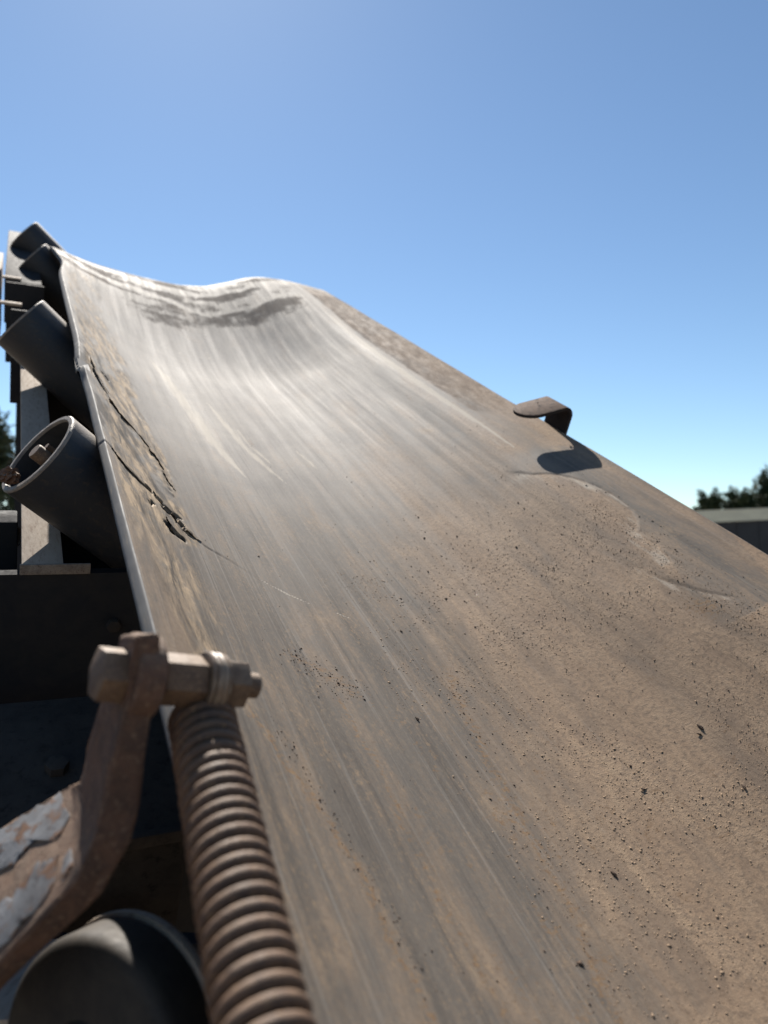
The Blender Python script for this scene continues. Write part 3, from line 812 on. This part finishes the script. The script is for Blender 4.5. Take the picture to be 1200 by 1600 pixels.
# ------------------------------------------------------------------ strap guide hooked over the right rim
st_ = empty('belt_guide_strap', mat=BELT_M @ Matrix.Translation((.889, .647, 0)), label='bent rusty steel strap hooked over the right rim of the belt', cat='strap')
W2 = .036
path = [(0.004, -.20), (0.004, .034)]
for k in range(1, 8):
    a_ = k / 8 * math.pi / 2
    path.append((0.004 - .020 * (1 - math.cos(a_)), .034 + .020 * math.sin(a_)))
path += [(-.016 - .0185 * k, .054 - .0062 * k) for k in range(0, 4)]
Ltip = path[-1]
verts, faces = [], []
def ring(x, z, w, nx, nz, th):
    return [(x, -w, z), (x, w, z), (x - nx * th, w, z - nz * th), (x - nx * th, -w, z - nz * th)]
prev = None
b = MB()
rows = []
for i, (x, zz) in enumerate(path):
    x2, z2 = path[min(i + 1, len(path) - 1)]; x1, z1 = path[max(i - 1, 0)]
    tx, tz = x2 - x1, z2 - z1; l_ = math.hypot(tx, tz); tx /= l_; tz /= l_
    rows.append(ring(x, zz, W2, tz, -tx, .007))
# rounded tip
tx, tz = -1, .06
for k in range(1, 9):
    a_ = k / 8 * math.pi / 2 * .985
    x = Ltip[0] - (W2 * math.sin(a_)) * 1.0; zz = Ltip[1] - .30 * W2 * math.sin(a_)
    rows.append(ring(x, zz, W2 * math.cos(a_), -.29, .955, .007))
vv = [p for r_ in rows for p in r_]
ff = []
for i in range(len(rows) - 1):
    for k in range(4):
        ff.append((i*4 + k, i*4 + (k+1) % 4, (i+1)*4 + (k+1) % 4, (i+1)*4 + k))
ff += [(0, 1, 2, 3), tuple(len(vv) - 4 + k for k in range(4))[::-1]]
b.add(vv, ff)
b.build('strap_bar', M_STRAP, st_, bevel=.0009)
b = MB()
for k in range(26):
    c = Vector((-.012 - .02 * random.random(), W2 * (.5 + .5 * random.random()), .0435)) if k < 20 else Vector((-.06 * random.random(), W2 * random.uniform(-.6, .9), .0445))
    r_ = random.uniform(.001, .0026)
    b.add([c + Vector((random.uniform(.6, 1.2) * r_ * dx, random.uniform(.6, 1.2) * r_ * dy, random.uniform(.6, 1.1) * r_ * dz)) for dx, dy, dz in ((1, 0, 0), (-1, 0, 0), (0, 1, 0), (0, -1, 0), (0, 0, 1), (0, 0, -1))],
          [(0, 2, 4), (2, 1, 4), (1, 3, 4), (3, 0, 4), (2, 0, 5), (1, 2, 5), (3, 1, 5), (0, 3, 5)])
cr = b.build('dirt_crust', M_CLOD, st_, smooth=False); cr['kind'] = 'stuff'

# ------------------------------------------------------------------ the near spring assembly
B0 = Vector((-.1635, .4229, 2.5232)); B1 = Vector((-.0810, .4836, 2.5038))
BX = (B1 - B0).normalized()
def unpk(p):                                     # arm stations brought 4 % nearer than first laid out
    c = Vector((0, 0, 2.6)); return c + (Vector(p) - c) * .96
ARM = [[(-.1676, .4726, 2.5390), (-.1444, .4323, 2.5436), (-.1333, .4424, 2.5425)],
       [(-.1712, .4740, 2.5262), (-.1452, .4325, 2.5342), (-.1338, .4427, 2.5334)],
       [(-.185, .4792, 2.4872), (-.1488, .4335, 2.5072), (-.1359, .4436, 2.505)],
       [(-.206, .506, 2.4363), (-.1619, .4355, 2.451), (-.1455, .4458, 2.4403)],
       [(-.2120, .515, 2.4313), (-.1650, .4311, 2.4302), (-.1487, .4415, 2.4214)],
       [(-.2205, .5264, 2.4266), (-.1745, .427, 2.4062), (-.1630, .4375, 2.3930)],
       [(-.27, .5274, 2.396), (-.2181, .4287, 2.3589), (-.2233, .4395, 2.3361)],
       [(-.345, .5281, 2.350), (-.2835, .4296, 2.300), (-.2893, .4404, 2.277)]]
arm = empty('spring_bracket', tuple(unpk(ARM[2][1])), label='rusty dogleg steel arm with flaking grey paint carrying the spring bolt', cat='bracket arm')
ai = arm.matrix_basis.inverted()
rows = []
for L_, M_, R_ in ARM:
    L_, M_, R_ = unpk(L_), unpk(M_), unpk(R_)
    rows.append([ai @ p for p in (L_, M_, R_, L_ + R_ - M_)])
b = MB()
vv = [p for r_ in rows for p in r_]; ff = []
for i in range(len(rows) - 1):
    for k in range(4):
        ff.append((i*4 + k, i*4 + (k+1) % 4, (i+1)*4 + (k+1) % 4, (i+1)*4 + k))
ff += [(0, 1, 2, 3), tuple(len(vv) - 4 + k for k in range(4))[::-1]]
b.add(vv, ff)
bar = b.build('bar', M_RUST, arm, bevel=.003, seg=3, sub=3, rough=.0007)
# flakes of old paint lying proud on the lower face
def on_face(u, v, lift):
    """u along the lower face from the bend (0) to the far end (1), v across (0 near edge, 1 far edge)"""
    i0, i1 = (5, 6) if u < .5 else (6, 7)
    w = (u % .5) * 2 if u < 1 else 1
    if u < .5: w = u * 2
    else: w = (u - .5) * 2
    p = (rows[i0][1].lerp(rows[i1][1], w)).lerp(rows[i0][0].lerp(rows[i1][0], w), v)
    e1 = rows[6][1] - rows[5][1]; e2 = rows[5][0] - rows[5][1]
    nn = e1.cross(e2).normalized()
    if nn.z < 0: nn = -nn
    return p + nn * lift
def flake(outline):
    b = MB()
    n = len(outline)
    lo = [on_face(u, v, .0002) for u, v in outline]; hi = [on_face(u, v, .0006 + .0008 * random.random()) for u, v in outline]
    cu = sum(u for u, _ in outline) / n; cv = sum(v for _, v in outline) / n
    hi2 = [on_face(cu + (u - cu) * .8, cv + (v - cv) * .8, .0014) for u, v in outline]
    cc = on_face(cu, cv, .0015)
    b.add(lo + hi + hi2 + [cc], [(i, (i+1) % n, n + (i+1) % n, n + i) for i in range(n)] + [(n + i, n + (i+1) % n, 2*n + (i+1) % n, 2*n + i) for i in range(n)] + [(2*n + i, 2*n + (i+1) % n, 3*n) for i in range(n)])
    return b.build('paint_flake', M_FLAKE, bar)
def ragged(pts, n=6, amp=.018):
    o = []
    for (u0, v0), (u1, v1) in zip(pts, pts[1:] + pts[:1]):
        for k in range(n):
            w = k / n
            o.append((max(0.004, u0 + (u1-u0)*w + random.uniform(-amp, amp)*.6), min(.985, max(.015, v0 + (v1-v0)*w + random.uniform(-amp, amp)*1.8))))
    return o
b = MB(); b.lathe([(.0235, .0162), (.0252, .0180), (.0252, .0312), (.0235, .0330)], 40, ai @ axis_m(B0, BX, (0.25, -.2, 1)))
b.build('eye', M_RUST, arm)
flake(ragged([(.02, .62), (.06, .97), (.40, .97), (.72, .97), (.70, .62), (.40, .60), (.22, .72), (.12, .50)]))
flake(ragged([(.16, .12), (.10, .34), (.24, .42), (.40, .36), (.66, .40), (.70, .10), (.42, .06)]))
flake(ragged([(.02, .14), (.015, .3), (.07, .27), (.08, .10)], 4, .01))
flake(ragged([(.74, .95), (.99, .95), (.97, .35), (.76, .45)], 6, .02))

bolt = empty('spring_bolt', tuple(B0), label='dusty hex bolt with nuts passing through the rusty arm top', cat='bolt')
bi = bolt.matrix_basis.inverted()
def along(x0): return bi @ (B0 + BX * x0)
UPV = (0.25, -.2, 1)
def hexpart(name, x0, x1, r, mat, rot=.15):
    b = MB(); b.prism(hexagon(r, rot), x1 - x0, axis_m(along(x0), BX, UPV)); return b.build(name, mat, bolt, bevel=.0016, seg=2)
def disc(name, x0, x1, r, mat, seg=32):
    b = MB(); b.lathe([(r - .001, x0), (r, x0 + .0008), (r, x1 - .0008), (r - .001, x1)], seg, axis_m(along(0), BX, UPV)); return b.build(name, mat, bolt)
hexpart('bolt_head', 0, .0160, .0165, M_BOLT, .3)
disc('washer', .0333, .0355, .0180, M_RUST)
disc('shank', .012, .1025, .0080, M_BOLT)
hexpart('spacer_nut', .0370, .0632, .0160, M_BOLT, .5)
disc('washer', .0640, .0660, .0190, M_RING)
disc('washer', .0748, .0768, .0180, M_RING)
hexpart('lock_nut', .0778, .0918, .0160, M_BOLT, .1)

SPT = Vector((-.1150, .4690, 2.4900)); SPB = Vector((-.0478, .3072, 2.3965))
sx = (SPB - SPT).normalized()
spring = empty('tension_spring', tuple(SPT), label='rusty brown coil spring hanging from the bolt beside the belt rim', cat='spring')
si = spring.matrix_basis.inverted()
e1 = sx.orthogonal().normalized(); e2 = sx.cross(e1)
RC, PITCH, TURNS = .0173, .0086, 29
pts = []
for k in range(TURNS * 24 + 1):
    a_ = k / 24 * 2 * math.pi
    jit = 1 + .012 * math.sin(k / 24 * 1.7)
    pts.append(si @ (SPT + sx * (k / 24 * PITCH) + (e1 * math.cos(a_) + e2 * math.sin(a_)) * RC * jit))
b = MB(); b.tube(pts, .0037, 12); b.build('coil', M_SPRING, spring)
# hook loops round the bolt
b = MB()
c1 = B0 + BX * .0668
c2 = B0 + BX * .0742
u1 = Vector((0, 0, 1)); u1 = (u1 - BX * u1.dot(BX)).normalized(); u2 = BX.cross(u1)
loop = []
for k in range(0, 61):
    a_ = -math.pi * .75 + 2 * math.pi * 1.0 * k / 30
    c = c1.lerp(c2, k / 60)
    loop.append(si @ (c + (u1 * math.cos(a_) + u2 * math.sin(a_)) * .0160))
b.tube(loop, .0027, 12); b.build('hook_loop', M_RING, spring)
b = MB()
b.tube([si @ (SPT + e1 * RC), si @ (SPT + e1 * RC * .6 - sx * .004), si @ (SPT - sx * .006), loop[0]], .0032, 10)
b.build('hook_stem', M_SPRING, spring)

# ------------------------------------------------------------------ drum at the bottom left and the chassis ledge behind it
drum = empty('return_drum', (-.182, .455, 2.283), label='black rubber drum end with dusty shoulder below the spring arm', cat='drum')
dm = axis_m((0, 0, 0), (.42, .90, -.12)) @ Matrix.Diagonal((1.14, 1.14, 1.0, 1.0))
b = MB(); b.lathe([(.001, -.004), (.020, -.004), (.022, -.001), (.054, .000), (.059, .002), (.0615, .005), (.0625, .010), (.0625, .034), (.061, .038)], 72, dm)
b.build('rubber_shell', M_DRUM, drum)
b = MB(); b.lathe([(.0600, .0376), (.0645, .0385), (.065, .0415), (.0645, .0445), (.03, .046)], 72, dm)
b.build('end_flange', M_DUSTY, drum)
ch = empty('chassis', (-.45, .75, 0), label='dark machine chassis with a dusty ledge below the belt', cat='chassis')
def cb(name, lo, hi, mat, bev=.003):
    b = MB(); b.box(lo, hi, Matrix.Translation((.45, -.75, 0))); return b.build(name, mat, ch, bevel=bev)
cb('ledge_plate', (-.80, .55, 2.235), (-.255, .66, 2.250), M_DUSTY)
cb('back_plate', (-1.3, .67, 0.4), (.55, .69, 2.24), M_STEEL)  # chassis plates added as dark fill in the shaded space below the belt
cb('floor_plate', (-1.3, .10, 1.75), (.9, .668, 1.77), M_STEEL)
cb('pedestal', (-.9, .3, 0), (.5, .8, .39), M_STEEL)

# ------------------------------------------------------------------ shed on the right
shed = empty('shed', (9.5, 14, 0), label='dark walled shed with a pale flat fascia beyond the right rim', cat='shed')
def sb_(name, pts, dep, mat):
    """pts: (x, z) outline in the facade plane, extruded back"""
    b = MB(); b.prism(pts, dep, Matrix(((1, 0, 0, -9.5), (0, 0, 1, 0), (0, 1, 0, 0), (0, 0, 0, 1))))
    return b.build(name, mat, shed, smooth=False)
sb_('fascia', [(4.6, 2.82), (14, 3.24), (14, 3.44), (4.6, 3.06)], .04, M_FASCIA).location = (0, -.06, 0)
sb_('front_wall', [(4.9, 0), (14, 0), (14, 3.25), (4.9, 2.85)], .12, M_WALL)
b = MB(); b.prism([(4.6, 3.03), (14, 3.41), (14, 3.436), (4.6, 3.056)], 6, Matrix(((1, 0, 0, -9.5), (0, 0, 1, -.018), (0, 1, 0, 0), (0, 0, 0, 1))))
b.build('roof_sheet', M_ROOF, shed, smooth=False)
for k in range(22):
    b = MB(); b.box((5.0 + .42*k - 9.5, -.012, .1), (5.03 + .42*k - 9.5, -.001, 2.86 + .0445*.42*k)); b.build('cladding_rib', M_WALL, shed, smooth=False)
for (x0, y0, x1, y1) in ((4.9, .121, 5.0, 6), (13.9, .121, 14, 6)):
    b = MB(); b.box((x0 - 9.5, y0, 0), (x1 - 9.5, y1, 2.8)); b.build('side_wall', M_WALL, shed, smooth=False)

# ------------------------------------------------------------------ trees
def tree(loc, h, rad, seed, label, mat, spray=True, n=900, group=None):
    g = random.Random(seed)
    o = empty('tree', loc, label=label, cat='tree', group=group)
    b = MB()
    b.tube([(0, 0, 0), (.05, .03, h*.35), (-.03, .05, h*.7), (0, 0, h*.93)], [.16, .12, .07, .02], 8)
    for k in range(9):
        a_ = g.uniform(0, 6.28); z0 = h * g.uniform(.2, .7); r_ = rad * g.uniform(.5, .9)
        b.tube([(0, 0, z0), (r_*.5*math.cos(a_), r_*.5*math.sin(a_), z0 + h*.1), (r_*math.cos(a_), r_*math.sin(a_), z0 + h*.22)], [.05, .03, .012], 6)
    b.build('trunk', M_BARK, o)
    b = MB()
    nsp = n // 22
    for k in range(nsp):
        a_ = g.uniform(0, 6.28); u = g.random()
        z0 = h * (.25 + .67 * u); r_ = rad * (1 - .82 * u ** 1.5) * math.sqrt(g.random())
        base = Vector((r_*math.cos(a_), r_*math.sin(a_), z0))
        dr = Vector((math.cos(a_)*g.uniform(.1, .6), math.sin(a_)*g.uniform(.1, .6), g.uniform(.7, 1.2) if spray else g.uniform(-.2, .8))).normalized()
        ln = (h * .16 if spray else h * .09) * g.uniform(.6, 1.3)
        for q in range(22):
            w = g.random()
            sp = ln * .2 * (1 - w * .85)
            p = base + dr * (ln * w) + Vector((g.gauss(0, 1), g.gauss(0, 1), g.gauss(0, 1))) * sp * .6
            s1 = g.uniform(.05, .12)
            x = Vector((g.gauss(0, 1), g.gauss(0, 1), g.gauss(0, 1))).normalized(); y = (dr + x.cross(Vector((g.gauss(0, 1), g.gauss(0, 1), 1)))).normalized()
            b.add([p - x*s1*.5, p + y*s1*1.6 - x*s1*.15, p + y*s1*1.9, p + x*s1*.5], [(0, 1, 2, 3)])
    b.build('crown', mat, o, smooth=False)
    return o
TG = 'trees behind the shed'
tree((17.3, 31, 0), 5.6, 1.6, 1, 'tallest dark green tree with upright sprays behind the shed', M_LEAF, n=15000, group=TG)
tree((15.9, 30, 0), 5.0, 1.3, 2, 'dark green tree with pointed shoots left of the tallest tree', M_LEAF, n=13000, group=TG)
tree((14.5, 30, 0), 4.35, 1.1, 3, 'shorter dark green tree with slanting shoots behind the fascia', M_LEAF, n=11000, group=TG)
tree((13.2, 30, 0), 4.15, .75, 4, 'lowest dark green tree just beyond the belt rim', M_LEAF, n=8000, group=TG)
tree((-13.5, 25, 0), 6.9, 1.5, 5, 'grey green tree seen left of the dusty flange', M_LEAF2, spray=False, n=20000)
